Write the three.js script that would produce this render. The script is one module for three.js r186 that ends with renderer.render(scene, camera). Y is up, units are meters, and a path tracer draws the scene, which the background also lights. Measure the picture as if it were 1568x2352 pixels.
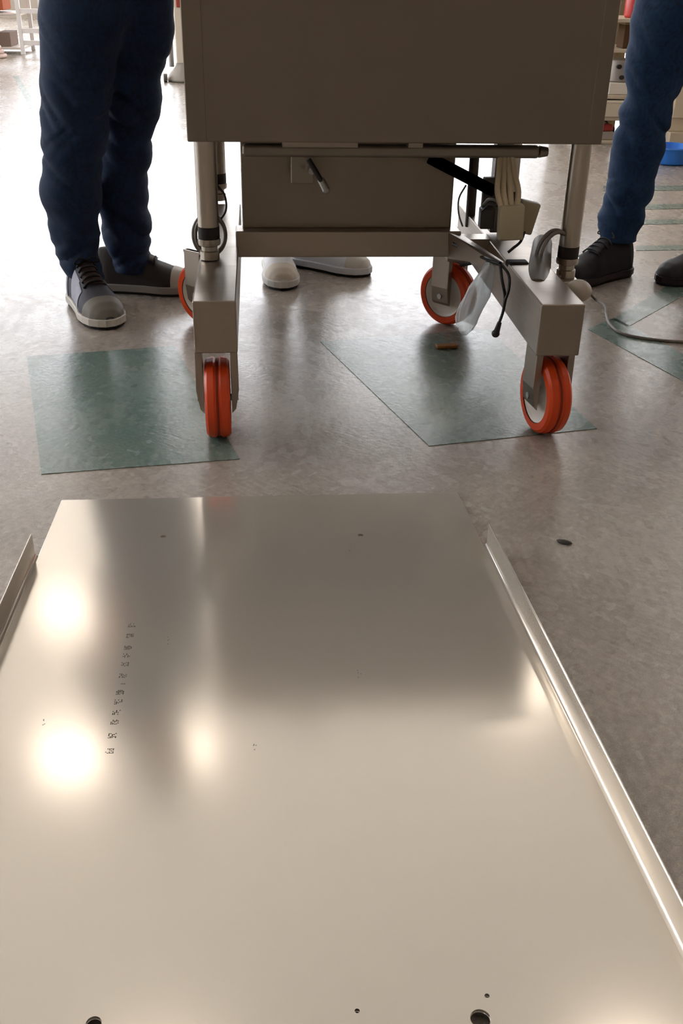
import * as THREE from 'three';
import { RoundedBoxGeometry } from 'three/addons/geometries/RoundedBoxGeometry.js';
import { ConvexGeometry } from 'three/addons/geometries/ConvexGeometry.js';
import { MarchingCubes } from 'three/addons/objects/MarchingCubes.js';
import { ImprovedNoise } from 'three/addons/math/ImprovedNoise.js';
import { mergeGeometries, mergeVertices, toCreasedNormals } from 'three/addons/utils/BufferGeometryUtils.js';
import { RectAreaLightUniformsLib } from 'three/addons/lights/RectAreaLightUniformsLib.js';

// ───────────── camera, sky, exposure
const scene = new THREE.Scene();
const F = 2305, CAMH = 0.85, R = (d) => d * Math.PI / 180;
const camera = new THREE.PerspectiveCamera(2 * Math.atan(1176 / F) * 180 / Math.PI, 1568 / 2352, 0.05, 200);
camera.position.set(0, CAMH, 0);
camera.rotation.order = 'YXZ';
camera.rotation.set(R(-29), R(-5), R(1.2));
camera.updateMatrixWorld(true);
const renderer = new THREE.WebGLRenderer({ antialias: true });
renderer.toneMapping = THREE.LinearToneMapping;
renderer.toneMappingExposure = 1.66;
renderer.shadowMap.enabled = true;
scene.background = new THREE.Color(0.93, 0.95, 1.0);
scene.backgroundIntensity = 4.6;
RectAreaLightUniformsLib.init();
const LAMP = { color: 0xfff0e2, intensity: 8, w: 0.5, h: 0.13, y: 5.56, spots: [[-1.85, -7.3], [-0.82, -7.35], [2.62, -8.1], [-2.3, -9.75], [-5, -7.2], [5.2, -7.2], [-5, -12.4], [-0.75, -12.4], [2.3, -12.4], [5.2, -12.4], [-3.4, -3.9], [-0.75, -3.9], [2.3, -3.9], [-2.0, 0.4], [2.3, 0.4]] };

// a pixel of the photograph gives a direction; the plane z = const of the thing it touches gives the distance
function at(px, py, z) {
  const d = new THREE.Vector3((px - 784) / F, -(py - 1176) / F, -1).applyQuaternion(camera.quaternion);
  return d.multiplyScalar(z / d.z).add(camera.position);
}
function onY(px, py, y = 0) {
  const d = new THREE.Vector3((px - 784) / F, -(py - 1176) / F, -1).applyQuaternion(camera.quaternion);
  return d.multiplyScalar((y - CAMH) / d.y).add(camera.position);
}
const fwd = new THREE.Vector3(0, 0, -1).applyQuaternion(camera.quaternion);
const depthOf = (p) => p.clone().sub(camera.position).dot(fwd);

// ───────────── helpers
let seed = 7;
const rnd = () => (seed = (seed * 1664525 + 1013904223) >>> 0) / 4294967296;
const IN = new ImprovedNoise();
const used = {};
const numbered = (n) => { used[n] = (used[n] ?? -1) + 1; return used[n] ? n + '_' + String(used[n]).padStart(3, '0') : n; };
function mesh(name, geo, mat, parent, label) {
  const m = new THREE.Mesh(geo, mat); m.name = name; m.castShadow = m.receiveShadow = true;
  if (label) m.userData.label = label;
  parent.add(m); return m;
}
function thing(name, label, category, pos = [0, 0, 0], turn = 0, group) {
  const g = new THREE.Group(); g.name = numbered(name); g.position.set(...pos); g.rotation.y = turn;
  g.userData = { label, category }; if (group) g.userData.group = group;
  scene.add(g); return g;
}
function solo(name, geo, mat, label, category, group) {
  const m = mesh(numbered(name), geo, mat, scene); m.userData = { label, category }; if (group) m.userData.group = group; return m;
}
function struct(name, geo, mat, pos, parent = scene) {
  const m = mesh(parent === scene ? numbered(name) : name, geo, mat, parent); if (pos) m.position.set(...pos);
  if (parent === scene) m.userData.kind = 'structure';
  return m;
}
const V = (x, y, z) => new THREE.Vector3(x, y, z);
const rb = (w, h, d, r = 0.003, s = 2) => new RoundedBoxGeometry(w, h, d, s, Math.min(r, w / 2.01, h / 2.01, d / 2.01));
const rbAt = (x0, x1, y0, y1, z0, z1, r) => rb(x1 - x0, y1 - y0, z1 - z0, r).translate((x0 + x1) / 2, (y0 + y1) / 2, (z0 + z1) / 2);
function rod(a, b, r, r2 = r, seg = 24) {
  const d = b.clone().sub(a), L = d.length(), g = new THREE.CylinderGeometry(r2, r, L, seg);
  g.applyQuaternion(new THREE.Quaternion().setFromUnitVectors(V(0, 1, 0), d.normalize()));
  return g.translate((a.x + b.x) / 2, (a.y + b.y) / 2, (a.z + b.z) / 2);
}
const tube = (pts, r, n = 60, rs = 10) => new THREE.TubeGeometry(new THREE.CatmullRomCurve3(pts), n, r, rs);
function bar(a, b, w, t, up = V(0, 0, 1)) { // flat bar from a to b
  const d = b.clone().sub(a), L = d.length(); d.normalize();
  const s = new THREE.Vector3().crossVectors(up, d).normalize(), u = new THREE.Vector3().crossVectors(d, s);
  const g = rb(w, L, t, 0.003); g.applyMatrix4(new THREE.Matrix4().makeBasis(s, d, u));
  return g.translate((a.x + b.x) / 2, (a.y + b.y) / 2, (a.z + b.z) / 2);
}
const merge = (list) => mergeGeometries(list.map((g) => { const h = g.index ? g.toNonIndexed() : g; for (const k of Object.keys(h.attributes)) if (!['position', 'normal', 'uv'].includes(k)) h.deleteAttribute(k); return h; }));
// textures
function tex(n, fn, srgb = true) {
  const d = new Uint8Array(n * n * 4);
  for (let y = 0; y < n; y++) for (let x = 0; x < n; x++) { const c = fn(x / n, y / n), i = (y * n + x) * 4; for (let k = 0; k < 4; k++) d[i + k] = Math.max(0, Math.min(255, (c[k] ?? 1) * 255)); }
  const t = new THREE.DataTexture(d, n, n); t.wrapS = t.wrapT = THREE.RepeatWrapping; t.magFilter = THREE.LinearFilter; t.minFilter = THREE.LinearMipmapLinearFilter; t.generateMipmaps = true;
  if (srgb) t.colorSpace = THREE.SRGBColorSpace; t.needsUpdate = true; return t;
}
const clamp = (v, a = 0, b = 1) => Math.max(a, Math.min(b, v));
const sst = (a, b, v) => { const t = clamp((v - a) / (b - a)); return t * t * (3 - 2 * t); };
function tn(u, v, f, s = 0) { // tileable noise
  const A = u * 2 * Math.PI, B = v * 2 * Math.PI, k = f / (2 * Math.PI);
  return IN.noise(Math.cos(A) * k + s, Math.sin(A) * k + 3.7 * s, Math.cos(B) * k + 11.3 + s) * 0.7 + IN.noise(Math.sin(B) * k + 5.1, Math.cos(A) * k * 0.9 + s, Math.sin(A) * k + Math.cos(B) * k + 1.7) * 0.7;
}
function uvMetres(g, axes = 'xz') { // planar uv in metres
  const p = g.attributes.position, u = new Float32Array(p.count * 2), n = g.attributes.normal;
  for (let i = 0; i < p.count; i++) {
    let a = p.getX(i), b = p.getZ(i);
    if (axes === 'tri') { const nx = Math.abs(n.getX(i)), ny = Math.abs(n.getY(i)), nz = Math.abs(n.getZ(i)); if (nx > ny && nx > nz) { a = p.getZ(i); b = p.getY(i); } else if (nz >= ny) { a = p.getX(i); b = p.getY(i); } }
    u[2 * i] = a; u[2 * i + 1] = b;
  }
  g.setAttribute('uv', new THREE.BufferAttribute(u, 2)); return g;
}
const rep = (t, s) => { const c = t.clone(); c.repeat.set(1 / s, 1 / s); c.needsUpdate = true; return c; };

// ───────────── materials
const std = (color, roughness = 0.6, metalness = 0, extra = {}) => new THREE.MeshStandardMaterial({ color, roughness, metalness, ...extra });
const floorTex = tex(1024, (u, v) => {
  const w = rnd(), big = tn(u, v, 5, 1), mid = tn(u, v, 24, 2), fine = tn(u, v, 110, 3);
  let k = 0.6 + big * 0.03 + mid * 0.01 + fine * 0.075 + (w - 0.5) * 0.12;
  return [clamp(k * 1.04), clamp(k * 0.985), clamp(k * 0.925)];
});
const floorRough = tex(512, (u, v) => { const k = 0.27 + tn(u, v, 9, 5) * 0.06 + tn(u, v, 60, 6) * 0.06; return [k, k, k]; }, false);
const floorBump = tex(512, (u, v) => { const k = 0.5 + tn(u, v, 40, 7) * 0.35 + (rnd() - 0.5) * 0.3; return [k, k, k]; }, false);
const floorMat = std(0xffffff, 1, 0, { map: rep(floorTex, 0.9), roughnessMap: rep(floorRough, 1.3), bumpMap: rep(floorBump, 0.35), bumpScale: 0.0003 });
const greenTex = tex(512, (u, v) => { const a = tn(u, v, 7, 9), b = tn(u, v, 50, 10), c = tn(u, v, 120, 12), w = clamp(0.45 + a * 0.5 + b * 0.35 + c * 0.35); const k = 1 + c * 0.12 + (rnd() - 0.5) * 0.08; return [(0.36 + 0.10 * w) * k, (0.455 + 0.05 * w) * k, (0.425 + 0.04 * w) * k]; });
const greenMat = std(0xffffff, 1, 0, { map: rep(greenTex, 0.8), roughnessMap: rep(floorRough, 1.1), bumpMap: rep(floorBump, 0.35), bumpScale: 0.0003 });
const plateMat = new THREE.MeshPhysicalMaterial({ color: 0xe0d9ce, metalness: 0.68, roughness: 0.15 });
const brush = tex(512, (u, v) => { const k = 0.36 + IN.noise(u * 3 + 0.1, v * 220, 3.3) * 0.06 + tn(u, v, 12, 31) * 0.04; return [k, k, k]; }, false);
const steelMat = std(0x978c80, 1, 0.95, { roughnessMap: rep(brush, 0.5) });
const boxMat = std(0x80766a, 1, 0.9, { roughnessMap: rep(brush, 0.6) });
const tubeMat = std(0xb4aca0, 0.3, 1);
const darkSteel = std(0x5b5a57, 0.42, 0.8);
const blackRub = std(0x14110f, 0.7), blackPl = std(0x1a1a1b, 0.45), maroon = std(0x1c0f0b, 0.6);
const orange = new THREE.MeshPhysicalMaterial({ color: 0xdb460f, roughness: 0.4 });
const grooveMat = std(0x8a2a0c, 0.6);
const hubMat = std(0xe9e2d8, 0.5), zinc = std(0xa5a49f, 0.4, 0.9);
const cream = std(0xb3a78c, 0.6), creamCable = std(0xcbbb9c, 0.55);

// ───────────── the hall: floor, walls, ceiling, windows
const X0 = -8.5, X1 = 7.5, Z0 = -16, Z1 = 6, CEIL = 5.8;
const fl = uvMetres(new THREE.BoxGeometry(X1 - X0 + 0.6, 0.3, Z1 - Z0 + 0.6).translate((X0 + X1) / 2, -0.15, (Z0 + Z1) / 2));
struct('floor', fl, floorMat);
const wallMat = std(0xb0a598, 0.88), ceilMat = std(0xe2dcd2, 0.9), frameMat = std(0xd8d8d6, 0.5);
const glass = new THREE.MeshPhysicalMaterial({ color: 0xffffff, roughness: 0.02, transmission: 1, thickness: 0, ior: 1.45 });
struct('ceiling', new THREE.BoxGeometry(X1 - X0 + 0.6, 0.25, Z1 - Z0 + 0.6), ceilMat, [(X0 + X1) / 2, CEIL + 0.125, (Z0 + Z1) / 2]);
struct('wall_right', new THREE.BoxGeometry(0.3, CEIL, Z1 + 8.3), wallMat, [X1 + 0.15, CEIL / 2, (Z1 - 8 + 0.3) / 2]);
struct('wall_front', new THREE.BoxGeometry(X1 - X0, CEIL, 0.3), wallMat, [(X0 + X1) / 2, CEIL / 2, Z1 + 0.15]);
// a wall with a row of tall windows: plinth, lintel and piers are one structure, each window has frame and panes
function windowWall(name, u0, u1, bays, sill, head, place) {
  const step = (u1 - u0) / bays, pier = 0.35, list = [];
  list.push(new THREE.BoxGeometry(u1 - u0, sill, 0.3).translate((u0 + u1) / 2, sill / 2, 0));
  list.push(new THREE.BoxGeometry(u1 - u0, CEIL - head, 0.3).translate((u0 + u1) / 2, (CEIL + head) / 2, 0));
  for (let i = 0; i <= bays; i++) list.push(new THREE.BoxGeometry(pier, head - sill, 0.3).translate(clamp(u0 + i * step, u0 + pier / 2, u1 - pier / 2), (head + sill) / 2, 0));
  place(struct(name, merge(list), wallMat));
  for (let i = 0; i < bays; i++) {
    const w = new THREE.Group(); w.name = numbered('window'); w.name = 'window_' + (++winN); w.userData.kind = 'structure'; scene.add(w); place(w);
    const a = u0 + i * step + (i ? pier / 2 : pier), b = u0 + (i + 1) * step - (i < bays - 1 ? pier / 2 : pier), t = 0.06, fr = [];
    fr.push(rbAt(a, b, sill, sill + t, -0.04, 0.04), rbAt(a, b, head - t, head, -0.04, 0.04), rbAt(a, a + t, sill, head, -0.04, 0.04), rbAt(b - t, b, sill, head, -0.04, 0.04));
    fr.push(rbAt((a + b) / 2 - 0.025, (a + b) / 2 + 0.025, sill, head, -0.03, 0.03), rbAt(a, b, (sill + head) / 2 - 0.025, (sill + head) / 2 + 0.025, -0.03, 0.03));
    mesh('window_frame', merge(fr), frameMat, w);
    for (const [p, q] of [[a + t, (a + b) / 2 - 0.025], [(a + b) / 2 + 0.025, b - t]]) for (const [s, e] of [[sill + t, (sill + head) / 2 - 0.025], [(sill + head) / 2 + 0.025, head - t]])
      mesh('pane', new THREE.PlaneGeometry(q - p, e - s).translate((p + q) / 2, (s + e) / 2, 0), glass, w);
  }
}
let winN = 0;
windowWall('wall_back', X0, X1, 5, 0.95, 5.0, (o) => { o.position.set(0, 0, Z0 - 0.15); });
windowWall('wall_left', Z0, -1, 5, 1.0, 4.6, (o) => { o.position.set(X0 - 0.15, 0, 0); o.rotation.y = -Math.PI / 2; });
windowWall('wall_right', Z0, -8, 3, 1.0, 4.6, (o) => { o.position.set(X1 + 0.15, 0, 0); o.rotation.y = -Math.PI / 2; });
struct('wall_left', new THREE.BoxGeometry(0.3, CEIL, Z1 + 1.3), wallMat, [X0 - 0.15, CEIL / 2, (Z1 - 1 + 0.3) / 2]);

// ceiling lamps: each a glowing panel in a housing with an area light of the same size
const glow = new THREE.MeshStandardMaterial({ color: 0xffffff, emissive: LAMP.color, emissiveIntensity: 8 });
let ln = 0;
for (const [x, z] of LAMP.spots) {
  const g = thing('ceiling_lamp', 'rectangular glowing ceiling lamp panel hanging above the hall', 'lamp', [x, LAMP.y, z], 0, 'ceiling lamps of the hall');
  mesh('housing', rb(LAMP.w + 0.08, 0.1, LAMP.h + 0.08, 0.01).translate(0, 0.07, 0), frameMat, g);
  mesh('diffuser', rb(LAMP.w, 0.02, LAMP.h, 0.004).translate(0, 0.012, 0), glow, g);
  for (const s of [-1, 1]) mesh('suspension_rod', rod(V(s * 0.2, 0.11, 0), V(s * 0.2, CEIL - LAMP.y, 0), 0.006), darkSteel, g);
  const l = new THREE.RectAreaLight(LAMP.color, LAMP.intensity, LAMP.w, LAMP.h); l.position.set(x, LAMP.y - 0.005, z); l.rotation.x = -Math.PI / 2; l.name = 'lamp_light'; scene.add(l); ln++;
}

// ───────────── floor markings (worn green paint)
function marking(pts, label, group) {
  const p = pts.map(([x, y]) => onY(x, y)); const s = new THREE.Shape(p.map((q) => new THREE.Vector2(q.x, -q.z)));
  const g = new THREE.ExtrudeGeometry(s, { depth: 0.0012, bevelEnabled: false, steps: 1 }); g.rotateX(-Math.PI / 2); uvMetres(g);
  return solo('floor_marking', g, greenMat, label, 'floor marking', group);
}
marking([[62, 820], [400, 795], [550, 1055], [95, 1090]], 'large worn green painted square on the floor in front of the grey lace-up sneaker');
marking([[735, 785], [1120, 757], [1370, 985], [985, 1025]], 'large worn green painted square on the floor under the steel cart');
marking([[1350, 757], [1410, 730], [1640, 852], [1640, 915]], 'green painted line on the floor running under the grey cable');
marking([[1405, 735], [1440, 752], [1640, 640], [1560, 640]], 'broad green painted line on the floor beside the black shoe');
for (const [y, a, b] of [[428, 1385, 1640], [470, 1480, 1640], [505, 1470, 1640], [565, 1460, 1640]]) marking([[a, y], [b, y - 2], [b, y + 9], [a, y + 11]], 'thin pale green painted stripe across the floor behind the person in dark blue jeans', 'thin pale green floor stripes');
marking([[30, 175], [42, 175], [112, 290], [92, 290]], 'narrow green painted line on the far floor leading to the white rack');

// ───────────── the ramp: deck plate with drilled holes, two bent-up side rails, support frame
const SL = R(0.6), SPL = 0.026, SPR = 0.042, RZ = -1.585, RL = 1.95, RW = 0.71;
const ramp = thing('loading_ramp', 'stainless steel loading ramp with upturned side rails and drilled holes', 'ramp', [0, 0.0035, RZ]);
{
  const up = (g) => g.applyMatrix4(new THREE.Matrix4().makeRotationX(-SL));
  const sh = new THREE.Shape([[-RW / 2, 0], [RW / 2 - 0.006, 0], [RW / 2 - 0.006 + SPR * RL, -RL], [-RW / 2 - SPL * RL, -RL]].map((q) => new THREE.Vector2(...q)));
  const hole = (px, py, r, h) => { const q = onY(px, py, h); const c = new THREE.Path(); c.absarc(q.x, -(q.z - RZ) / Math.cos(SL), r, 0, Math.PI * 2, true); sh.holes.push(c); };
  hole(375, 1233, 0.0042, 0.005); hole(828, 1230, 0.0042, 0.005); hole(1103, 2340, 0.0092, 0.0145); hole(820, 2322, 0.0023, 0.0145); hole(1118, 2288, 0.0023, 0.014); hole(215, 2351, 0.007, 0.0145);
  const dg = new THREE.ExtrudeGeometry(sh, { depth: 0.003, bevelEnabled: true, bevelThickness: 0.0006, bevelSize: 0.0005, bevelSegments: 2, curveSegments: 28 });
  dg.rotateX(-Math.PI / 2).translate(0, -0.003, 0); uvMetres(dg);
  mesh('deck_plate', up(dg), plateMat, ramp, 'bright stainless steel deck plate with drilled holes');
  for (const s of [-1, 1]) { // bent rail: radius at the fold, upright flange with a rounded lip
    const pr = [], r = 0.006, t = 0.003, hgt = 0.040, e = 0.0005; const P2 = (x, y) => pr.push(new THREE.Vector2(x, y));
    P2(0, e); for (let i = 0; i <= 8; i++) { const a = -Math.PI / 2 + i / 8 * Math.PI / 2; P2(r * Math.cos(a), e + r + r * Math.sin(a)); }
    P2(r, hgt - 0.001); P2(r + 0.001, hgt); P2(r + t - 0.001, hgt); P2(r + t, hgt - 0.001);
    for (let i = 0; i <= 8; i++) { const a = -i / 8 * Math.PI / 2; P2((r + t) * Math.cos(a), e + r + (r + t) * Math.sin(a)); } P2(0, -t);
    const g = new THREE.ExtrudeGeometry(new THREE.Shape(pr), { depth: RL - 0.19, bevelEnabled: false });
    let q = toCreasedNormals(g.translate(0, 0, 0.19), 0.5); if (s < 0) { q = q.scale(-1, 1, 1); const ix = []; const n = q.attributes.position.count; for (let i = 0; i < n; i += 3) ix.push(i, i + 2, i + 1); q.setIndex(ix); q = q.toNonIndexed(); q = toCreasedNormals(q, 0.5); }
    { const sp = s > 0 ? SPR : SPL, p = q.attributes.position; for (let i = 0; i < p.count; i++) p.setX(i, p.getX(i) + s * (RW / 2 - (s > 0 ? 0.0065 : 0.0005) + sp * p.getZ(i))); } uvMetres(q, 'tri');
    mesh('side_rail', up(q), plateMat, ramp, 'upturned polished side rail');
  }
  const fr = [];
  for (const z of [1.3, 1.88]) { const h = z * Math.sin(SL); mesh('support_bar', rbAt(-0.33, 0.33, -0.003, h - 0.004, z - 0.02, z + 0.02, 0.001), darkSteel, ramp); }
  // faded ink stamp along the sheet: dot-matrix marks, too worn to read
  const ys = [1438, 1462, 1489, 1507, 1527, 1553, 1572, 1591, 1613, 1637, 1659, 1690, 1725], dots = [];
  ys.forEach((y, i) => {
    const f = (y - 1438) / 290, q = onY(303 - 52 * f, y, 0.007 + 0.004 * f), w = 0.0085, hh = 0.0075;
    for (let a = 0; a < 5; a++) for (let b = 0; b < 5; b++) { const on = rnd() < 0.52; if (!on || (i === 6 && b !== 2)) continue; const g = new THREE.CylinderGeometry(0.0008, 0.0008, 0.0003, 8); g.translate(q.x + (a - 2) * w / 4, 0, (q.z - RZ) / Math.cos(SL) + (b - 2) * hh / 4); dots.push(g); }
  });
  for (const [x, y, h] of [[825, 1550, 0.008], [385, 1470, 0.008], [585, 1718, 0.01], [100, 1660, 0.01], [803, 1265, 0.005]]) { const q = onY(x, y, h); for (let k = 0; k < 4; k++) dots.push(new THREE.CylinderGeometry(0.0007, 0.0007, 0.0003, 7).translate(q.x + (rnd() - 0.5) * 0.004, 0, (q.z - RZ) / Math.cos(SL) + (rnd() - 0.5) * 0.02)); }
  mesh('ink_stamp', up(merge(dots).translate(0, 0.00065, 0)), std(0x3f3c38, 0.8), ramp, 'faded grey ink stamp along the sheet');
}

// ───────────── the cart
const cart = thing('steel_cart', 'stainless steel cart with boxy body on round posts and red-orange casters', 'cart', [0, 0, 0]);
{
  const C = cart;
  // body with chamfered corners
  const x0 = -0.132, x1 = 0.683, zf = -2.06, zb = -2.72, y0 = 0.53, y1 = 0.85, ch = 0.005, cz = 0.005;
  const s = new THREE.Shape([[x0 + ch, -zf], [x0, -zf + cz], [x0, -zb - cz], [x0 + ch, -zb], [x1 - ch, -zb], [x1, -zb - cz], [x1, -zf + cz], [x1 - ch, -zf]].map((q) => new THREE.Vector2(...q)));
  const bg = new THREE.ExtrudeGeometry(s, { depth: y1 - y0 - 0.006, bevelEnabled: true, bevelThickness: 0.003, bevelSize: 0.002, bevelSegments: 2 }); bg.rotateX(-Math.PI / 2).translate(0, y0 + 0.003, 0);
  mesh('body', uvMetres(bg, 'tri'), boxMat, C, 'brushed steel cabinet body');
  for (const [a, b] of [[x0 - 0.001, x0 + 0.036], [x1 - 0.028, x1 + 0.001]]) mesh('corner_trim', uvMetres(rbAt(a, b, y0, y1, zf - 0.03, zf + 0.003, 0.002), 'tri'), boxMat, C, 'folded steel corner strip');
  mesh('lid', rb(x1 - x0 + 0.01, 0.02, zf - zb + 0.01, 0.006).translate((x0 + x1) / 2, y1 + 0.01, (zf + zb) / 2), steelMat, C);
  for (const [a, b] of [[0.05, 0.2], [0.3, 0.33]]) mesh('underside_bracket', rbAt(a, b, 0.517, 0.53, -2.12, -2.08, 0.002), steelMat, C);
  // posts, feet, rings
  for (const [x, z, yb] of [[-0.102, -2.09, 0.296], [0.655, -2.09, 0.255], [-0.102, -2.66, 0.296], [0.655, -2.66, 0.255]]) {
    mesh('post', rod(V(x, yb + 0.062, z), V(x, 0.535, z), 0.0215, 0.0215, 32), tubeMat, C);
    const ft = mesh('post_foot', toCreasedNormals(new THREE.LatheGeometry([[0, 0], [0.02, 0], [0.02, 0.016], [0.0165, 0.018], [0.0165, 0.026], [0.0225, 0.029], [0.0235, 0.032], [0.0235, 0.042], [0, 0.042]].map((q) => new THREE.Vector2(...q)), 32).translate(x, yb, z), 0.5), tubeMat, C);
    mesh('rubber_band', new THREE.CylinderGeometry(0.0222, 0.0222, 0.028, 32).translate(x, yb + 0.0525, z), maroon, ft, 'dark rubber band');
  }
  for (const [x, y, z, ry, rr] of [[-0.102, 0.338, -2.115, 0.1, 0.033], [0.615, 0.30, -2.075, 0.5, 0.045]]) {
    const g = merge([new THREE.TorusGeometry(rr, 0.0042, 10, 40), new THREE.TorusGeometry(rr * 0.93, 0.0035, 10, 40).translate(0.002, 0.002, 0.009)]); g.scale(1, 1.25, 1).rotateY(ry).translate(x, y, z);
    mesh('cable_loop', g, std(0x6a635b, 0.45), C, 'grey coiled cable loop at the post foot');
  }
  mesh('cable_tail', tube([V(-0.083, 0.44, -2.11), V(-0.068, 0.42, -2.11), V(-0.066, 0.39, -2.11), V(-0.082, 0.365, -2.11)], 0.0022, 24, 8), blackPl, C);
  // leg beams
  for (const [xa, xb] of [[-0.124, -0.044], [0.517, 0.600]]) {
    const zf2 = xa < 0 ? -1.80 : -1.768;
    mesh('leg_beam', uvMetres(rbAt(xa, xb, 0.194, 0.294, -2.62, zf2, 0.003), 'tri'), steelMat, C, 'square steel leg beam');
  }
  mesh('outrigger', rbAt(0.598, 0.678, 0.200, 0.255, -2.13, -2.05, 0.004), steelMat, C);
  mesh('outrigger', rbAt(0.598, 0.678, 0.200, 0.255, -2.70, -2.60, 0.004), steelMat, C);
  mesh('knob', new THREE.SphereGeometry(0.026, 24, 16).scale(1, 0.85, 1.1).translate(...onYv(1328, 668, 0.272)), std(0xa99e90, 0.5), C, 'round beige knob at the right beam');
  mesh('cross_beam', uvMetres(rbAt(-0.05, 0.442, 0.271, 0.327, -2.25, -2.19, 0.003), 'tri'), steelMat, C, 'steel cross beam');
  // lower cabinet
  mesh('lower_cabinet', uvMetres(rbAt(-0.035, 0.424, 0.325, 0.512, -2.60, -2.222, 0.004), 'tri'), boxMat, C, 'steel cabinet under the body');
  mesh('support_rail', merge([rbAt(-0.03, 0.585, 0.488, 0.513, -2.165, -2.14, 0.008), rod(V(0.585, 0.5005, -2.152), V(0.603, 0.5005, -2.152), 0.012, 0.009)]), std(0x8a8177, 0.45, 0.7), C, 'grey rail under the body');
  const lk = mesh('latch_plate', rb(0.047, 0.062, 0.006, 0.003).translate(0.093, 0.462, -2.17), std(0x8d857b, 0.45, 0.7), C);
  mesh('lever', rod(at(708, 366, -2.14), at(740, 420, -2.13), 0.0055, 0.0055, 12), blackPl, lk, 'black lever');
  mesh('lever_tip', merge([rod(at(736, 412, -2.135), at(748, 436, -2.125), 0.0075, 0.008, 14), new THREE.SphereGeometry(0.008, 12, 8).translate(...at(748, 437, -2.125).toArray())]), zinc, lk);
  mesh('bolt_head', rod(V(0.112, 0.46, -2.165), V(0.112, 0.46, -2.15), 0.008, 0.008, 6), zinc, lk);
  // right-hand mechanism
  mesh('diagonal_strut', bar(at(985, 362, -2.17), at(1135, 440, -2.17), 0.024, 0.012), std(0x7d766d, 0.5, 0.35), C, 'diagonal strut');
  { const q = [[1028, 533, -2.192], [1060, 541, -2.19], [1156, 604, -2.0], [1148, 612, -2.0], [1100, 596, -2.1], [1028, 594, -2.192]].map((v) => at(...v)); const all = []; for (const v of q) all.push(v, v.clone().add(V(0.002, 0, -0.012)));
    mesh('gusset', new ConvexGeometry(all), steelMat, C, 'steel gusset plate between cross beam and leg'); }
  mesh('gusset_block', rbAt(0.425, 0.525, 0.245, 0.296, -2.30, -2.245, 0.003), steelMat, C);
  mesh('mast', rbAt(0.528, 0.566, 0.30, 0.512, -2.33, -2.29, 0.003), std(0x77756f, 0.4, 0.8), C);
  mesh('mast_plate', rb(0.03, 0.09, 0.02, 0.003).translate(...at(1122, 455, -2.26).toArray()), std(0x55524c, 0.6, 0.2), C);
  mesh('dark_pipe', rod(at(1078, 520, -2.5), at(1090, 352, -2.5), 0.012, 0.012, 16), std(0x4c4640, 0.4, 0.7), C);
  mesh('rear_bracket', rbAt(0.44, 0.53, 0.25, 0.292, -2.3, -2.255, 0.003), steelMat, C);
  mesh('clamp_block', rb(0.034, 0.045, 0.03, 0.004).translate(...at(1118, 500, -2.24).toArray()), std(0x55524f, 0.5, 0.4), C);
  const jb = mesh('junction_box', rb(0.052, 0.072, 0.028, 0.004).rotateZ(0.05).translate(...at(1172, 510, -2.1).toArray()), cream, C, 'beige plastic junction box');
  mesh('cover', rb(0.042, 0.066, 0.026, 0.004).rotateZ(-0.22).translate(...at(1207, 498, -2.13).toArray()), std(0xa3977c, 0.6), jb);
  for (const [a, b, c] of [[1148, 1142, 1152], [1158, 1156, 1163], [1166, 1172, 1174], [1174, 1190, 1186]]) mesh('flat_cable', tube([at(a, 356, -2.15), at((a + b) / 2, 400, -2.13), at(b, 440, -2.11), at(c, 480, -2.1)], 0.0062, 24, 8), creamCable, C, 'cream cable');
  mesh('wire', tube([at(1070, 425, -2.4), at(1054, 455, -2.4), at(1053, 490, -2.4), at(1062, 520, -2.4)], 0.0022, 24, 6), std(0x8b8885, 0.5), C);
  mesh('wire', tube([at(1110, 470, -2.2), at(1122, 458, -2.17), at(1140, 462, -2.13), at(1146, 470, -2.11)], 0.003, 24, 6), std(0x8d8a84, 0.5), C);
  mesh('wire', tube([at(1108, 485, -2.2), at(1125, 470, -2.16), at(1142, 474, -2.12)], 0.0025, 24, 6), std(0x2b2927, 0.5), C);
  mesh('wire', tube([at(1205, 530, -2.12), at(1195, 555, -2.11), at(1178, 570, -2.10), at(1166, 580, -2.1)], 0.003, 24, 6), blackPl, C);
  mesh('cable', tube([at(1040, 560, -2.17), at(1085, 580, -2.12), at(1125, 598, -2.02), at(1148, 606, -1.985)], 0.0042, 30, 8), blackPl, C, 'black cable along the cross beam');
  mesh('cable', tube([at(1148, 606, -1.985), at(1152, 640, -1.975), at(1159, 680, -1.972), at(1155, 715, -1.972), at(1146, 742, -1.972)], 0.0032, 30, 8), blackPl, C, 'black hanging cable');
  mesh('cable', tube([at(1150, 606, -1.985), at(1168, 632, -1.972), at(1168, 665, -1.966), at(1160, 690, -1.964), at(1156, 712, -1.966)], 0.003, 30, 8), blackPl, C);
  mesh('cable_plug', merge([rod(at(1147, 740, -1.972), at(1140, 762, -1.972), 0.0045, 0.0065, 14), new THREE.SphereGeometry(0.0085, 16, 12).translate(...at(1138, 766, -1.972).toArray())]), blackPl, C, 'black cable plug');
  mesh('rubber_stop', rb(0.045, 0.014, 0.03, 0.005).translate(...at(1187, 606, -2.06).toArray()), blackRub, C, 'black rubber stop on the beam');
  mesh('actuator', rod(at(1245, 560, -2.16), at(1232, 668, -1.93), 0.021, 0.026, 24), std(0x6f685f, 0.5, 0.6), C, 'grey cylindrical actuator on the right beam');
  // clear plastic bag tied below the cross beam
  const bag = new THREE.LatheGeometry([[0.004, 0], [0.016, 0.004], [0.024, 0.02], [0.030, 0.05], [0.033, 0.09], [0.032, 0.115], [0.026, 0.125]].map((q) => new THREE.Vector2(...q)), 40);
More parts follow.
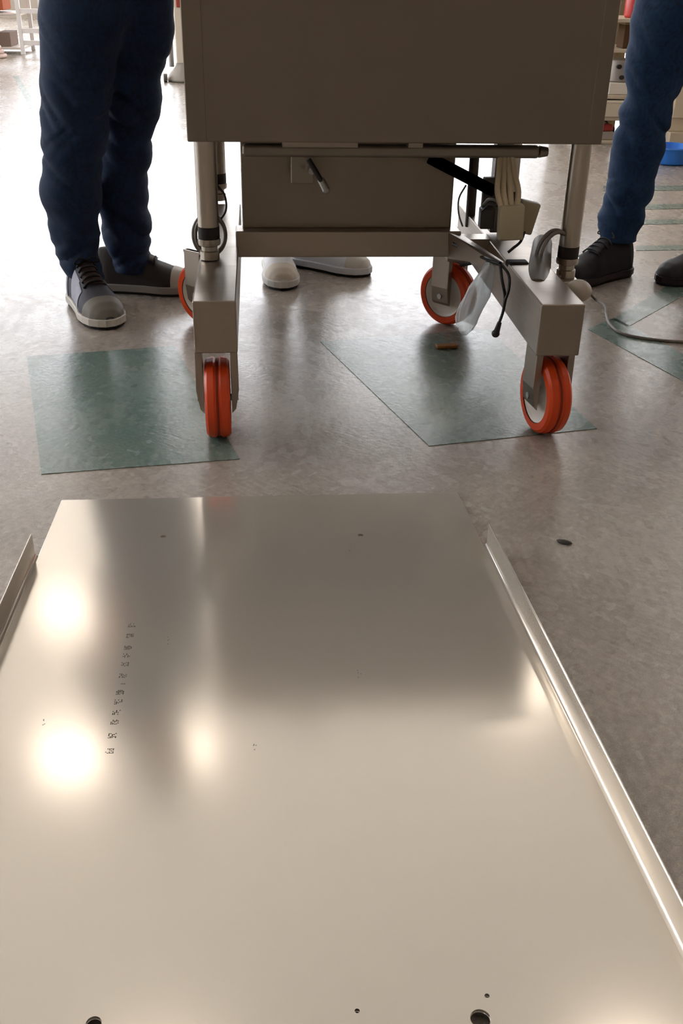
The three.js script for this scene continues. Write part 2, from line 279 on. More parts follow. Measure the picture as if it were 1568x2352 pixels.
  { const p = bag.attributes.position; for (let i = 0; i < p.count; i++) { const a = Math.atan2(p.getZ(i), p.getX(i)), y = p.getY(i), k = 1 + 0.2 * Math.sin(a * 3 + y * 40) + 0.16 * IN.noise(Math.cos(a) * 2, Math.sin(a) * 2, y * 50); p.setXYZ(i, p.getX(i) * k, y, p.getZ(i) * k * 0.7); } bag.computeVertexNormals(); }
  const top = at(1126, 606, -2.02), bot = at(1066, 752, -2.06), dir = bot.clone().sub(top); bag.scale(1, dir.length() / 0.125, 1); bag.applyQuaternion(new THREE.Quaternion().setFromUnitVectors(V(0, 1, 0), dir.clone().normalize())).translate(top.x, top.y, top.z);
  mesh('plastic_sleeve', bag, new THREE.MeshPhysicalMaterial({ color: 0xdfe4e6, roughness: 0.22, transmission: 0.55, thickness: 0, side: THREE.DoubleSide }), C, 'crumpled clear plastic sleeve hanging from the beam');
  // casters
  const tyre = () => { const w = 0.024, r = 0.08, p = [[0.058, -w], [0.072, -w], [0.0775, -w * 0.8], [0.08, -w * 0.3], [0.0765, -0.0035], [0.0765, 0.0035], [0.08, w * 0.3], [0.0775, w * 0.8], [0.072, w], [0.058, w]]; return toCreasedNormals(new THREE.LatheGeometry(p.map((q) => new THREE.Vector2(...q)), 64), 0.6).rotateZ(Math.PI / 2); };
  const tyreG = tyre(), hubG = new THREE.LatheGeometry([[0, -0.021], [0.018, -0.021], [0.02, -0.012], [0.05, -0.012], [0.055, -0.021], [0.0595, -0.022], [0.0595, 0.022], [0.055, 0.021], [0.05, 0.012], [0.02, 0.012], [0.018, 0.021], [0, 0.021]].map((q) => new THREE.Vector2(...q)), 48).rotateZ(Math.PI / 2);
  const grooveG = new THREE.TorusGeometry(0.0757, 0.0026, 8, 64).rotateY(Math.PI / 2);
  for (const [x, z, ry] of [[-0.087, -1.862, 0.02], [0.572, -1.857, 0.16], [-0.143, -2.57, 0.85], [0.492, -2.55, 0.75]]) {
    const c = new THREE.Group(); c.name = 'caster'; c.position.set(x, 0, z); c.rotation.y = ry; C.add(c);
    const wheel = mesh('tyre', tyreG, orange, c, 'red-orange polyurethane wheel tread'); wheel.position.y = 0.0805;
    const gr = mesh('tread_groove', grooveG, grooveMat, c); gr.position.y = 0.0805;
    const hb = mesh('hub', hubG, hubMat, c, 'cream wheel hub'); hb.position.y = 0.0805;
    const fp = []; for (const sx of [-1, 1]) { const sp = new THREE.Shape([[0.028, 0.194], [0.0395, 0.194], [0.0405, 0.105], [0.034, 0.066], [0.0275, 0.058], [0.0275, 0.15]].map(([u, v]) => new THREE.Vector2(u * sx, v))); const g = new THREE.ExtrudeGeometry(sp, { depth: 0.05, bevelEnabled: true, bevelThickness: 0.002, bevelSize: 0.001, bevelSegments: 2 }); g.translate(0, 0, -0.025); fp.push(g); }
    fp.push(rbAt(-0.04, 0.04, 0.188, 0.195, -0.03, 0.03, 0.002));
    mesh('fork', merge(fp), steelMat, c, 'steel caster fork');
    mesh('axle', rod(V(-0.04, 0.0805, 0), V(0.04, 0.0805, 0), 0.007, 0.007, 12), zinc, c);
    if (z < -2.2) mesh('brake_pedal', merge([rb(0.03, 0.008, 0.05, 0.003).rotateX(-0.35).translate(0, 0.172, 0.062)]), blackPl, c);
  }
}
function onYv(x, y, h) { return onY(x, y, h).toArray(); }

// ───────────── people
function sdfMesh(field, c, L, n) { // marching cubes of minus a distance on a cube of side L around c
  const mc = new MarchingCubes(n, new THREE.MeshBasicMaterial(), false, false, 240000); mc.isolation = 0;
  const half = L / 2, hs = n / 2; let q = 0;
  for (let z = 0; z < n; z++) for (let y = 0; y < n; y++) for (let x = 0; x < n; x++) mc.field[q++] = -field(c.x + (x - hs) / hs * half, c.y + (y - hs) / hs * half, c.z + (z - hs) / hs * half);
  mc.update();
  const g = new THREE.BufferGeometry(), N = mc.count, p = new Float32Array(N * 3);
  for (let i = 0; i < N; i++) { p[3 * i] = c.x + mc.positionArray[3 * i] * half; p[3 * i + 1] = c.y + mc.positionArray[3 * i + 1] * half; p[3 * i + 2] = c.z + mc.positionArray[3 * i + 2] * half; }
  g.setAttribute('position', new THREE.BufferAttribute(p, 3));
  const m = mergeVertices(g, 1e-5); m.computeVertexNormals(); 
  const e = 0.004, pp = m.attributes.position, nn = m.attributes.normal;
  for (let i = 0; i < pp.count; i++) { const x = pp.getX(i), y = pp.getY(i), z = pp.getZ(i); const v = V(field(x + e, y, z) - field(x - e, y, z), field(x, y + e, z) - field(x, y - e, z), field(x, y, z + e) - field(x, y, z - e)).normalize(); nn.setXYZ(i, v.x, v.y, v.z); }
  const a = m.index.array, f0 = V(), f1 = V(), f2 = V(), nv = V();
  for (let i = 0; i < a.length; i += 3) { f0.fromBufferAttribute(pp, a[i]); f1.fromBufferAttribute(pp, a[i + 1]).sub(f0); f2.fromBufferAttribute(pp, a[i + 2]).sub(f0); nv.fromBufferAttribute(nn, a[i]); if (f1.cross(f2).dot(nv) < 0) { const t = a[i + 1]; a[i + 1] = a[i + 2]; a[i + 2] = t; } }
  return uvMetres(m, 'tri');
}
const smin = (a, b, k) => { const h = Math.max(k - Math.abs(a - b), 0) / k; return Math.min(a, b) - h * h * k * 0.25; };
function cap(x, y, z, A, B) { // tapered capsule, A and B = [Vector3, radius]
  const a = A[0], b = B[0], dx = b.x - a.x, dy = b.y - a.y, dz = b.z - a.z;
  const t = clamp(((x - a.x) * dx + (y - a.y) * dy + (z - a.z) * dz) / (dx * dx + dy * dy + dz * dz));
  const ex = x - a.x - dx * t, ey = y - a.y - dy * t, ez = z - a.z - dz * t;
  return Math.sqrt(ex * ex + ey * ey + ez * ez) - (A[1] + (B[1] - A[1]) * t);
}
function chain(x, y, z, j, k) { let d = 9; for (let i = 0; i + 1 < j.length; i++) d = smin(d, cap(x, y, z, j[i], j[i + 1]), k); return d; }
const J = (px, py, z, rpx) => { const p = at(px, py, z); return [p, rpx * depthOf(p) / F]; };
const denimTex = tex(512, (u, v) => { const tw = 0.5 + 0.5 * Math.sin((u + v) * 2 * Math.PI * 64), k = 0.82 + 0.18 * tw + (rnd() - 0.5) * 0.3 + tn(u, v, 20, 40) * 0.25; return [k * 0.9, k * 0.94, k].map((c) => clamp(c)); });
const denim = (c) => std(c, 0.85, 0, { map: rep(denimTex, 0.16) });
const skin = std(0xc58e70, 0.55), hairM = std(0x2b2019, 0.7);
function folds(x, y, z, sd, knee, hemY) {
  const low = Math.exp(-Math.pow((y - hemY - 0.07) / 0.09, 2)), kn = Math.exp(-Math.pow((y - knee) / 0.11, 2));
  const n = IN.noise(x * 6 + sd, y * 13 + x * 9 + z * 4, z * 6), n2 = IN.noise(x * 4 - sd, y * 6 - x * 5, z * 5 + 4), n3 = IN.noise(x * 7 + 9, y * 26 - x * 16, z * 7 + sd), r = 1 - 2.4 * Math.abs(n), r3 = 1 - 2 * Math.abs(n3);
  return r * (0.0035 + 0.008 * low + 0.008 * kn) + n2 * 0.004 + r3 * (0.0005 + 0.006 * low + 0.002 * kn);
}
function person(label, spec) {
  const g = thing('person', label, 'person', [0, 0, 0]);
  const { legs, hip, sd } = spec;
  const pel = hip; // [Vector3, r]
  const lf = (x, y, z) => {
    let d = 9;
    for (const L of legs) {
      let q = chain(x, y, z, L.j, 0.05); const hemY = L.j[L.j.length - 1][0].y;
      q += folds(x, y, z, sd + L.j[0][0].x * 5, L.knee ?? 0.48, hemY);
      q = Math.max(q, hemY - y + (x - L.j[L.j.length - 1][0].x) * (L.hemTilt ?? 0));
      d = smin(d, q, 0.04);
    }
    return d;
  };
  const lo = Math.min(...legs.map((L) => L.j[L.j.length - 1][0].y)) - 0.03, side = 1.02 - lo + 0.06;
  const c = V((legs[0].j[0][0].x + legs[1].j[0][0].x) / 2, lo + side / 2 - 0.02, (legs[0].j[0][0].z + legs[1].j[0][0].z) / 2); if (spec.cx) c.x += spec.cx;
  mesh('jeans', sdfMesh(lf, c, side, 132), spec.jeans, g, spec.jeansLabel);
  // upper body: shirt over torso and sleeves; body mesh = neck, head and forearms with the hands in the pockets
  const P = spec.pelvis, T = (x, y, z) => { const q = V(x, 0, z).applyAxisAngle(V(0, 1, 0), spec.turn); return V(P.x + q.x, P.y + y, P.z + q.z); };
  const shirt = (x, y, z) => {
    let d = chain(x, y, z, [[T(-0.06, -0.02, 0), 0.125], [T(-0.06, 0.3, 0.01), 0.125], [T(-0.1, 0.46, 0), 0.09]], 0.08);
    d = smin(d, chain(x, y, z, [[T(0.06, -0.02, 0), 0.125], [T(0.06, 0.3, 0.01), 0.125], [T(0.1, 0.46, 0), 0.09]], 0.08), 0.1);
    for (const s of [-1, 1]) d = smin(d, chain(x, y, z, [[T(s * 0.17, 0.47, 0), 0.07], [T(s * 0.23, 0.2, -0.05), 0.05]], 0.04), 0.05);
    return Math.max(d, P.y - 0.12 - y) + IN.noise(x * 8, y * 14 + sd, z * 8) * 0.006;
  };
  mesh('shirt', sdfMesh(shirt, T(0, 0.2, 0), 0.86, 64), spec.shirt, g);
  const bod = (x, y, z) => {
    let d = chain(x, y, z, [[T(0, 0.48, 0), 0.06], [T(0, 0.58, 0.01), 0.055]], 0.03);
    const hc = T(0, 0.70, 0.03), hx = (x - hc.x), hy = (y - hc.y) / 1.32, hz = (z - hc.z);
    d = smin(d, Math.sqrt(hx * hx + hy * hy + hz * hz) - 0.085, 0.04);
    d = smin(d, cap(x, y, z, [T(0, 0.61, 0.09), 0.03], [T(0, 0.62, 0.06), 0.045]), 0.04);
    d = smin(d, cap(x, y, z, [T(0, 0.71, 0.118), 0.008], [T(0, 0.675, 0.133), 0.013]), 0.012);
    for (const s of [-1, 1]) { d = smin(d, cap(x, y, z, [T(s * 0.086, 0.70, 0.02), 0.012], [T(s * 0.09, 0.67, 0.02), 0.01]), 0.01); d = smin(d, chain(x, y, z, [[T(s * 0.23, 0.22, -0.05), 0.04], [T(s * 0.2, 0.0, 0.06), 0.032], [T(s * 0.175, -0.06, 0.075), 0.03]], 0.02), 0.02); }
    return d;
  };
  mesh('body', sdfMesh(bod, T(0, 0.36, 0.02), 0.98, 84), skin, g);
  const hd = (x, y, z) => { const q = T(0, 0.735, 0.01), dx = x - q.x, dy = (y - q.y) / 1.1, dz = z - q.z, f = T(0, 0.69, 0.2); return Math.max(Math.sqrt(dx * dx + dy * dy + dz * dz) - 0.1, 0.115 - Math.hypot(x - f.x, y - f.y, z - f.z)) + IN.noise(x * 40, y * 40, z * 40) * 0.004; };
  for (const sx of [-1, 1]) {
    mesh('eye', new THREE.SphereGeometry(0.011, 14, 10).translate(...T(sx * 0.031, 0.712, 0.106).toArray()), std(0xe8e4de, 0.3), g);
    mesh('iris', new THREE.SphereGeometry(0.0055, 12, 8).translate(...T(sx * 0.031, 0.712, 0.1135).toArray()), std(0x2a1d15, 0.3), g);
    mesh('eyebrow', tube([T(sx * 0.014, 0.733, 0.115), T(sx * 0.032, 0.738, 0.112), T(sx * 0.05, 0.732, 0.098)], 0.0035, 10, 6), hairM, g);
  }
  mesh('mouth', tube([T(-0.022, 0.638, 0.112), T(-0.008, 0.641, 0.121), T(0.008, 0.641, 0.121), T(0.022, 0.638, 0.112)], 0.004, 12, 6), std(0x9c5a4c, 0.5), g);
  mesh('hair', sdfMesh(hd, T(0, 0.735, 0), 0.28, 40), hairM, g);
  for (const s of spec.shoes) shoe(g, s);
  return g;
}
// a lace-up sneaker, local +z = toe, origin under the heel
function shoe(parent, o) {
  const L = o.len ?? 0.29, g = new THREE.Group(); g.name = 'shoe'; g.position.set(o.at.x, 0.001, o.at.z); g.rotation.y = o.turn; if (o.label) g.userData.label = o.label; parent.add(g);
  const W = (t) => { const s = [[0, 0.018], [0.04, 0.030], [0.12, 0.037], [0.3, 0.037], [0.5, 0.041], [0.68, 0.049], [0.8, 0.047], [0.9, 0.039], [0.96, 0.026], [1, 0.008]]; for (let i = 1; i < s.length; i++) if (t <= s[i][0]) { const f = (t - s[i - 1][0]) / (s[i][0] - s[i - 1][0]); return s[i - 1][1] + (s[i][1] - s[i - 1][1]) * f; } return 0.008; };
  const Hh = (t) => { const s = [[0, 0.066], [0.05, 0.086], [0.2, 0.092], [0.33, 0.094], [0.45, 0.078], [0.6, 0.058], [0.75, 0.044], [0.88, 0.035], [0.96, 0.022], [1, 0.006]]; for (let i = 1; i < s.length; i++) if (t <= s[i][0]) { const f = (t - s[i - 1][0]) / (s[i][0] - s[i - 1][0]); return s[i - 1][1] + (s[i][1] - s[i - 1][1]) * f; } return 0.006; };
  const st = o.sole ?? 0.026, big = o.scale ?? 1;
  const loft = (t0, t1, grow, n = 40, a0 = 0, a1 = Math.PI, m = 28, lift = 0) => {
    const p = [], ix = [];
    for (let i = 0; i <= n; i++) { const t = t0 + (t1 - t0) * i / n, w = W(t) * big + grow, h = Hh(t) * big + grow + lift; for (let k = 0; k <= m; k++) { const a = a0 + (a1 - a0) * k / m, c = Math.cos(a), s = Math.sin(a); p.push(w * Math.sign(c) * Math.pow(Math.abs(c), 0.7) * (1 - 0.28 * Math.pow(Math.max(s, 0), 2) * (t < 0.5 ? 1 : 0.4)), st - 0.004 + h * Math.pow(Math.max(s, 0), 0.75), t * L); } }
    for (let i = 0; i < n; i++) for (let k = 0; k < m; k++) { const a = i * (m + 1) + k, b = a + m + 1; ix.push(a, b, a + 1, a + 1, b, b + 1); }
    const q = new THREE.BufferGeometry(); q.setAttribute('position', new THREE.Float32BufferAttribute(p, 3)); q.setIndex(ix); q.computeVertexNormals(); return uvMetres(q, 'tri');
  };
  const two = (c, r = 0.75) => std(c, r, 0, { side: THREE.DoubleSide });
  mesh('upper', loft(0, 1, 0), two(o.upper), g);
  const out = (grow) => { const s = []; for (let i = 0; i <= 30; i++) s.push(new THREE.Vector2(W(i / 30) * big + grow, -i / 30 * L)); for (let i = 30; i >= 0; i--) s.push(new THREE.Vector2(-W(i / 30) * big - grow, -i / 30 * L)); return new THREE.Shape(s); };
  const sole = new THREE.ExtrudeGeometry(out(0.003), { depth: st - 0.012, bevelEnabled: true, bevelThickness: 0.003, bevelSize: 0.003, bevelSegments: 3 }); sole.rotateX(-Math.PI / 2).translate(0, 0.010, 0);
  const so = mesh('sole', sole, std(o.soleColor, 0.6), g);
  const tread = new THREE.ExtrudeGeometry(out(0.001), { depth: 0.007, bevelEnabled: false }); tread.rotateX(-Math.PI / 2); mesh('outsole', tread, std(o.tread ?? 0x161414, 0.8), so);
  mesh('toe_cap', loft(0.78, 0.995, 0.0018, 18), two(o.toe ?? o.upper, 0.65), g);
  if (o.panel) { mesh('side_panel', loft(0.3, 0.62, 0.0016, 16, 0.05, 0.85), two(o.panel), g); mesh('side_panel', loft(0.3, 0.62, 0.0016, 16, Math.PI - 0.85, Math.PI - 0.05), two(o.panel), g); mesh('heel_counter', loft(0.0, 0.17, 0.0018, 12, 0, Math.PI), two(o.panel), g); }
  mesh('tongue', loft(0.3, 0.62, 0.004, 16, 1.15, Math.PI - 1.15, 10, 0.003), two(o.tongue ?? 0x241f1d), g);
  for (let i = 0; i < 5; i++) { const t = 0.36 + i * 0.06, h = st + Hh(t) * big + 0.004, w = W(t) * big * 0.6; const b = V(-w, h - 0.014, t * L + 0.004), e = V(w, h - 0.014, t * L - 0.004); mesh('lace', tube([b, V(-w * 0.5, h - 0.001, t * L + 0.002), V(w * 0.5, h - 0.001, t * L - 0.002), e], o.laceR ?? 0.0026, 14, 6), std(o.lace, 0.8), g); }
  const bt = 0.36, bh = st + Hh(bt) * big; for (const s of [-1, 1]) mesh('lace_bow', tube([V(0, bh + 0.006, bt * L), V(s * 0.02, bh + 0.016, bt * L + 0.012), V(s * 0.034, bh + 0.004, bt * L + 0.014), V(s * 0.016, bh + 0.002, bt * L + 0.008), V(0, bh + 0.006, bt * L)], 0.0022, 20, 6), std(o.lace, 0.8), g);
  return g;
}
const h0 = (p) => V(p.x, 0, p.z);
{ // person by the cart's left side
  const zA = -2.73, zB = -2.86;
  const A = [J(215, -60, zA - 0.03, 92), J(190, 40, zA, 88), J(175, 200, zA, 76), J(168, 310, zA + 0.02, 70), J(162, 440, zA, 62), J(172, 550, zA - 0.01, 52), J(197, 638, zA, 48)];
  const B = [J(305, -60, zB + 0.05, 84), J(312, 60, zB + 0.02, 78), J(298, 220, zB, 66), J(285, 330, zB, 56), J(278, 440, zB, 55), J(292, 530, zB, 50), J(308, 620, zB, 52)];
  const p = A[0][0].clone().add(B[0][0]).multiplyScalar(0.5); p.y = 0.93;
  A.unshift([V(p.x - 0.07, 0.93, p.z + 0.04), 0.115]); B.unshift([V(p.x + 0.07, 0.93, p.z - 0.04), 0.115]); p.x -= 0.05;
  const toeA = onY(228, 758), toeB = onY(452, 672);
  person('person in dark blue jeans and grey lace-up sneakers standing beside the cart', {
    legs: [{ j: A, knee: 0.47, hemTilt: -0.25 }, { j: B, knee: 0.47, hemTilt: -0.1 }], sd: 1.3, jeans: denim(0x0d2c4c), jeansLabel: 'dark blue denim jeans', pelvis: p, turn: 0.9, shirt: std(0x2a2f38, 0.8),
    shoes: [{ at: V(toeA.x + 0.03 - Math.sin(0.42) * 0.29, 0, toeA.z - Math.cos(0.42) * 0.29), turn: 0.42, len: 0.29, scale: 1.12, laceR: 0.0034, upper: 0x45464f, soleColor: 0xcfcbc2, lace: 0x17110f, tongue: 0x2e1f1c, toe: 0x77736a, panel: 0xa3a4b2, label: 'grey lace-up sneaker with pale sole, pointing forward' },
      { at: V(toeB.x - 0.285 * Math.sin(1.42), 0, toeB.z - 0.285 * Math.cos(1.42)), turn: 1.42, len: 0.285, scale: 1.12, laceR: 0.003, upper: 0x302a27, soleColor: 0x8d8882, lace: 0x2a1f1c, tongue: 0x2c2220, toe: 0xb9b2a8, label: 'dark sneaker turned sideways' }],
  });
}
{ // person behind the right post
  const z = -2.98;
  const A = [J(1590, -60, z - 0.02, 96), J(1552, 40, z, 92), J(1512, 150, z, 68), J(1480, 270, z + 0.02, 52), J(1462, 340, z + 0.01, 52), J(1446, 430, z, 48), J(1424, 505, z - 0.01, 48), J(1414, 552, z, 42)];
  const B = [J(1700, -60, z - 0.08, 92), J(1695, 100, z - 0.1, 78), J(1670, 290, z - 0.06, 56), J(1655, 440, z - 0.04, 50), J(1648, 545, z - 0.03, 46)];
  const p = A[0][0].clone().add(B[0][0]).multiplyScalar(0.5); p.y = 0.93;
  A.unshift([V(p.x - 0.08, 0.93, p.z), 0.11]); B.unshift([V(p.x + 0.08, 0.93, p.z), 0.11]);
  const heel = onY(1436, 628), hb = onY(1672, 632);
  person('person in blue jeans and black shoes standing behind the right post of the cart', {
    legs: [{ j: A, knee: 0.47 }, { j: B, knee: 0.47 }], sd: 4.1, jeans: denim(0x113b60), jeansLabel: 'blue denim jeans', pelvis: p, turn: -1.0, shirt: std(0x394247, 0.8),
    shoes: [{ at: heel, turn: -1.05, len: 0.28, scale: 1.12, upper: 0x17171a, soleColor: 0x201012, tread: 0x140a0a, lace: 0x3a3a40, tongue: 0x1d1d22, label: 'black lace-up shoe' },
      { at: hb, turn: -1.2, len: 0.28, scale: 1.1, upper: 0x17171a, soleColor: 0x201012, lace: 0x3a3a40, label: 'black lace-up shoe' }],
  });
}
{ // person behind the cart in white shoes
  const za = -3.02, zb = -3.12, ta = onY(650, 668), tb = onY(848, 634);
  const ax = ta.x - 0.02, bx = tb.x - 0.16;
  const A = [[V(ax + 0.05, 0.93, -3.1), 0.11], [V(ax + 0.02, 0.75, -3.06), 0.085], [V(ax, 0.47, -3.03), 0.062], [V(ax - 0.005, 0.16, -3.06), 0.05], [V(ax - 0.005, 0.105, -3.06), 0.05]];
  const B = [[V(bx - 0.02, 0.93, -3.13), 0.11], [V(bx - 0.01, 0.75, -3.13), 0.085], [V(bx, 0.47, -3.13), 0.062], [V(bx, 0.16, -3.14), 0.05], [V(bx, 0.105, -3.14), 0.05]];
  person('person in grey-blue jeans and white sneakers behind the cart', {
    legs: [{ j: A }, { j: B }], sd: 7.7, jeans: denim(0x4d5a6b), jeansLabel: 'grey-blue jeans', pelvis: V((ax + bx) / 2 + 0.03, 0.93, -3.16), turn: 0.5, shirt: std(0x6d7480, 0.8),
    shoes: [{ at: V(ta.x - 0.02, 0, ta.z - 0.272), turn: 0.08, len: 0.275, upper: 0xe8e8ec, soleColor: 0xd9d8d4, tread: 0x17181c, lace: 0xd8d8da, tongue: 0xcfc9c2, toe: 0xd8cfc0, label: 'white sneaker pointing forward' },
      { at: V(tb.x - 0.275 * Math.sin(1.0), 0, tb.z - 0.275 * Math.cos(1.0)), turn: 1.0, len: 0.275, upper: 0xe6eaf2, soleColor: 0xdfe3ea, tread: 0x17181c, lace: 0xd8d8da, tongue: 0xcfd2d8, toe: 0xd6d2ca, label: 'white sneaker turned sideways' }],
  });
}

// ───────────── things on the floor
{
  const pts = [[1338, 655, 0.1], [1352, 672, 0.03], [1368, 688, 0.004], [1388, 702, 0.004], [1392, 722, 0.004], [1400, 745, 0.004], [1425, 765, 0.004], [1470, 776, 0.004], [1530, 783, 0.004], [1600, 785, 0.004], [1700, 770, 0.004]].map(([x, y, h]) => onY(x, y, h));
  solo('power_cable', tube(pts, 0.0042, 120, 10), std(0x6f675f, 0.5), 'grey power cable curving over the floor beside the right caster', 'cable');
  const yp = onY(1025, 800); const w = thing('floor_wedge', 'small yellow-brown chip lying on the floor in front of the rear caster', 'debris', [yp.x, 0, yp.z], 0.1);
  mesh('chip', rb(0.055, 0.008, 0.022, 0.003).translate(0, 0.006, 0), std(0x8a5a1e, 0.7), w);
  const dp = onY(1295, 1248); const dg = new THREE.IcosahedronGeometry(0.008, 1); { const p = dg.attributes.position; for (let i = 0; i < p.count; i++) p.setXYZ(i, p.getX(i) * 1.7, p.getY(i) * 0.35, p.getZ(i) * 0.8); dg.computeVertexNormals(); } dg.rotateY(-0.5).translate(dp.x, 0.003, dp.z);
  solo('debris_chip', dg, std(0x3c3833, 0.8), 'tiny dark crumb on the floor beside the ramp rail', 'debris');
}
// ───────────── background: white rack with cartons, machine stand, tool trolley, cabinet, tub, stool
{
  const zr = -10.3, rw = thing('storage_rack', 'white metal ladder-frame storage rack far behind on the floor', 'rack', [-2.12, 0, zr]);
  const wm = std(0xeae6e4, 0.5), fx = [-0.68, -0.45, 0.0, 0.2];
  for (const x of fx) for (const z of [0, -0.5]) mesh('upright', rbAt(x - 0.018, x + 0.018, 0, 1.9, z - 0.018, z + 0.018, 0.004), wm, rw);
  for (const y of [0.1, 0.2, 0.36, 0.55, 0.75, 1.0, 1.3]) mesh('rung', rbAt(0, 0.2, y - 0.02, y + 0.02, -0.012, 0.012, 0.004), wm, rw);
  for (const y of [0.06, 0.34, 0.7, 1.2]) mesh('shelf', rbAt(-1.4, 0.0, y - 0.02, y, -0.5, -0.02, 0.004), std(0xcfc4bb, 0.6), rw);
  mesh('upright', rbAt(-1.42, -1.38, 0, 1.9, -0.02, 0.02, 0.004), wm, rw);
  const cs = [[-0.58, 0.36, 0.2, 0.14, 0xb0603c], [-0.26, 0.36, 0.24, 0.17, 0xa8552f], [-0.55, 0.06, 0.22, 0.16, 0x6d564a], [-0.24, 0.06, 0.26, 0.12, 0x7a655a], [-0.9, 0.36, 0.26, 0.2, 0x9b5a3c], [-0.35, 0.72, 0.4, 0.2, 0x8b857a], [-0.95, 0.06, 0.3, 0.2, 0x5a463c]];
  const nm = ['rust-orange carton beside the rack post', 'rust-orange carton next to the ladder side', 'dark brown crate on the low shelf', 'low brown crate at the ladder side', 'broad rust-brown carton in the middle', 'grey carton on the upper shelf', 'dark brown carton on the bottom shelf'];
  cs.forEach(([x, y, w, h, c], i) => { const b = thing('carton', nm[i] + ' of the white rack', 'carton', [-2.12 + x, y, zr - 0.22]); mesh('carton_body', rb(w, h, 0.34, 0.006).translate(0, h / 2 + 0.0005, 0), std(c, 0.8), b); mesh('tape', rb(0.05, 0.004, 0.345, 0.001).translate(0, h + 0.001, 0), std(0xc9a67a, 0.5), b); });
  const hs = thing('hose_bundle', 'pale pink coiled hose lying at the foot of the white rack', 'hose', [-2.32, 0, -9.95]);
  for (let i = 0; i < 3; i++) mesh('coil', new THREE.TorusGeometry(0.11 - i * 0.02, 0.018, 8, 30).rotateX(Math.PI / 2).translate(0, 0.019 + i * 0.034, 0), std(0xd9bfb4, 0.6), hs);
}
{
  const p = onY(402, 190), g = thing('machine_stand', 'cream machine column on a round grey base far behind the cart', 'machine', [p.x + 0.06, 0, p.z - 0.1]);
  mesh('base', new THREE.LatheGeometry([[0, 0], [0.12, 0], [0.125, 0.02], [0.1, 0.06], [0.06, 0.1], [0.05, 0.13], [0, 0.13]].map((q) => new THREE.Vector2(...q)), 32), std(0x9d968d, 0.5), g);
  mesh('column', rb(0.09, 0.75, 0.09, 0.01).translate(0, 0.5, 0), std(0xe4dccb, 0.5), g);
  mesh('side_tube', rod(V(-0.085, 0.1, 0), V(-0.085, 0.85, 0), 0.018), std(0x9c9a9a, 0.4, 0.5), g);
  mesh('red_switch', rb(0.05, 0.1, 0.02, 0.006).translate(0.0, 0.55, 0.05), std(0xa8463c, 0.5), g);
  for (const s of [-1, 1]) mesh('foot_wheel', rod(V(s * 0.13 - 0.012, 0.03, 0.08), V(s * 0.13 + 0.012, 0.03, 0.08), 0.03), std(0x5a5550, 0.6), g);
}
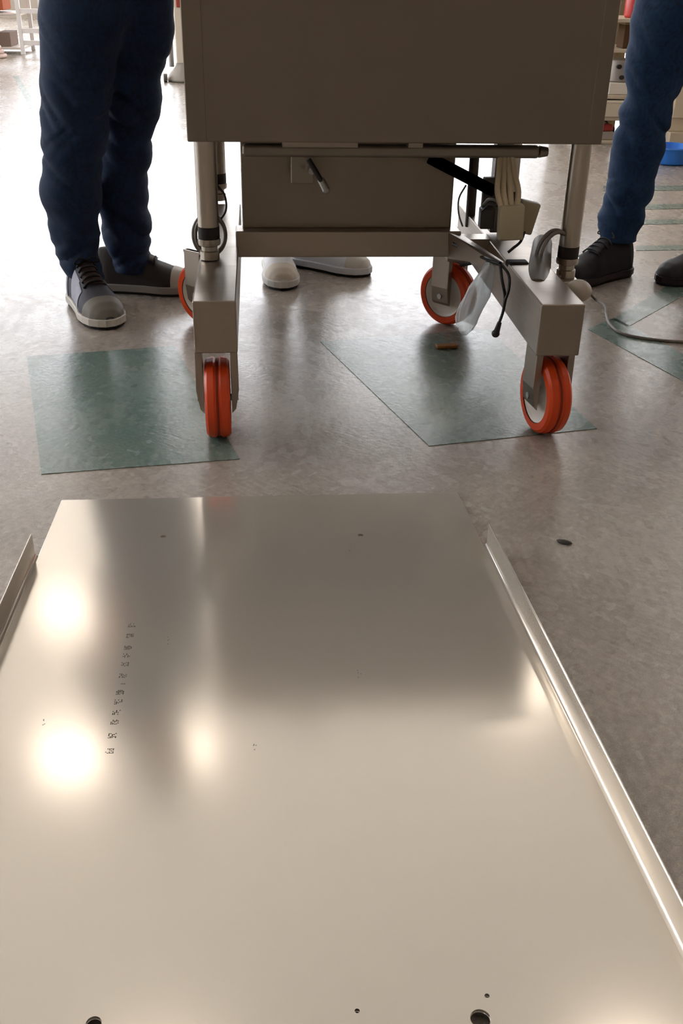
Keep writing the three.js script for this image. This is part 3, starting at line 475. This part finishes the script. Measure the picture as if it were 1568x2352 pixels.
{
  const zf = -5.5, p = onY(1398, 332), Y = (py) => at(1420, py, zf).y, X = (px, py = 150) => at(px, py, zf).x;
  const g = thing('tool_trolley', 'beige workshop trolley loaded with parts behind the right side of the cart', 'trolley', [0, 0, 0]);
  const bm = std(0xd8c9b0, 0.6), xl = X(1330), xr = X(1475), lv = [Y(322), Y(268), Y(218), Y(112), Y(42)];
  lv.forEach((y) => mesh('shelf', rbAt(xl, xr, y - 0.018, y, zf - 0.32, zf + 0.02, 0.004), bm, g));
  const bb = thing('backing_board', 'flat brown-beige board standing upright behind the beige trolley', 'board', [(xl + xr) / 2, 0, zf - 0.38]); mesh('board', rb(xr - xl, 0.8, 0.02, 0.003).translate(0, 0.4005, 0), std(0xa3937c, 0.7), bb); mesh('edge_batten', rb(0.04, 0.8, 0.015, 0.003).translate((xr - xl) / 2 - 0.02, 0.4005, 0.018), std(0x8c7c66, 0.7), bb);
  for (const x of [xl + 0.015, xr - 0.015]) for (const z of [zf - 0.3, zf]) { mesh('upright', rbAt(x - 0.013, x + 0.013, 0.045, 0.82, z - 0.013, z + 0.013, 0.003), std(0x9b8766, 0.6), g); mesh('trolley_wheel', rod(V(x - 0.012, 0.026, z), V(x + 0.012, 0.026, z), 0.025), std(0x2c2320, 0.6), g); }
  const put = (n, lab, px, lev, dz, geo, c, r = 0.5, m = 0) => { const t = thing(n, lab, n.split('_').pop(), [X(px, 150), lv[lev] + 0.0005, zf - 0.1 + dz]); t.scale.y = 0.84; mesh('shell', geo, std(c, r, m), t); return t; };
  let t = put('red_canister', 'round red canister standing on the top shelf of the beige trolley', 1446, 4, 0.04, new THREE.LatheGeometry([[0, 0], [0.04, 0], [0.047, 0.015], [0.047, 0.1], [0.03, 0.13], [0.012, 0.14], [0, 0.14]].map((q) => new THREE.Vector2(...q)), 28), 0xcf4a48, 0.35);
  mesh('cap', rod(V(0, 0.138, 0), V(0, 0.16, 0), 0.014), std(0xd8d0c8, 0.5), t);
  t = put('wood_crate', 'small dark brown wooden crate on the upper shelf of the beige trolley', 1434, 3, 0.05, rb(0.05, 0.13, 0.1, 0.004).translate(0, 0.065, 0), 0x54391c, 0.8); mesh('lid', rb(0.054, 0.012, 0.106, 0.003).translate(0, 0.136, 0), std(0x9c8a66, 0.7), t);
  t = put('motor_housing', 'grey cast motor with dark ports on the middle shelf of the beige trolley', 1432, 2, 0.04, new THREE.LatheGeometry([[0, 0.07], [0.06, 0.07], [0.066, 0.08], [0.066, 0.19], [0.05, 0.2], [0.02, 0.205], [0, 0.205]].map((q) => new THREE.Vector2(...q)), 26), 0xa8a199, 0.45, 0.4);
  for (const [a, b] of [[-0.025, 0.16], [0.025, 0.12], [-0.005, 0.1], [0.03, 0.18]]) mesh('port', rod(V(a, b, 0.05), V(a, b, 0.072), 0.013), std(0x2f2a27, 0.6), t);
  mesh('pedestal', rb(0.13, 0.07, 0.14, 0.008).translate(0, 0.035, 0), std(0xf1e8da, 0.5), t);
  t = put('parts_box', 'pale beige parts box on the low shelf of the beige trolley', 1424, 1, 0.05, rb(0.13, 0.085, 0.16, 0.006).translate(0, 0.0425, 0), 0xe4d6be, 0.6); mesh('lid', rb(0.136, 0.014, 0.166, 0.004).translate(0, 0.089, 0), std(0xefe4d0, 0.6), t);
  t = put('red_toolbox', 'small red toolbox on the bottom shelf of the beige trolley', 1410, 0, 0.06, rb(0.1, 0.05, 0.08, 0.006).translate(0, 0.025, 0), 0xb5aa9e, 0.5, 0.2); mesh('lid', rb(0.09, 0.04, 0.075, 0.012).translate(0, 0.07, 0), std(0xa5352b, 0.45), t); mesh('handle', new THREE.TorusGeometry(0.02, 0.004, 8, 20, Math.PI).translate(0, 0.088, 0), std(0x3a2a26, 0.5), t);
}
{
  const p = onY(1535, 332), g = thing('cream_cabinet', 'cream cabinet with vertical door panel standing behind the person in blue jeans', 'cabinet', [p.x, 0, p.z - 0.02]);
  const cm = std(0xe9d9bd, 0.55);
  mesh('carcass', rbAt(0, 1.1, 0.06, 0.9, -0.5, -0.02, 0.006), cm, g); mesh('plinth', rbAt(0.0, 1.1, 0, 0.06, -0.48, 0.02, 0.004), std(0xdccdb4, 0.6), g);
  for (const a of [0.005, 0.555]) { const d = mesh('door', rbAt(a, a + 0.54, 0.13, 0.89, -0.02, 0.0, 0.004), cm, g); mesh('handle', rod(V(a + 0.5, 0.62, 0.006), V(a + 0.5, 0.76, 0.006), 0.008), zinc, d); }
  const q = onY(1540, 381), b = thing('blue_tub', 'round blue plastic tub on the floor in front of the cream cabinet', 'tub', [q.x + 0.02, 0, q.z - 0.08]);
  mesh('shell', new THREE.LatheGeometry([[0, 0.001], [0.085, 0.001], [0.095, 0.01], [0.105, 0.07], [0.112, 0.072], [0.112, 0.08], [0.1, 0.08], [0.088, 0.012], [0, 0.012]].map((v) => new THREE.Vector2(...v)), 40), std(0x2f7fe0, 0.3), b);
}
renderer.render(scene, camera);
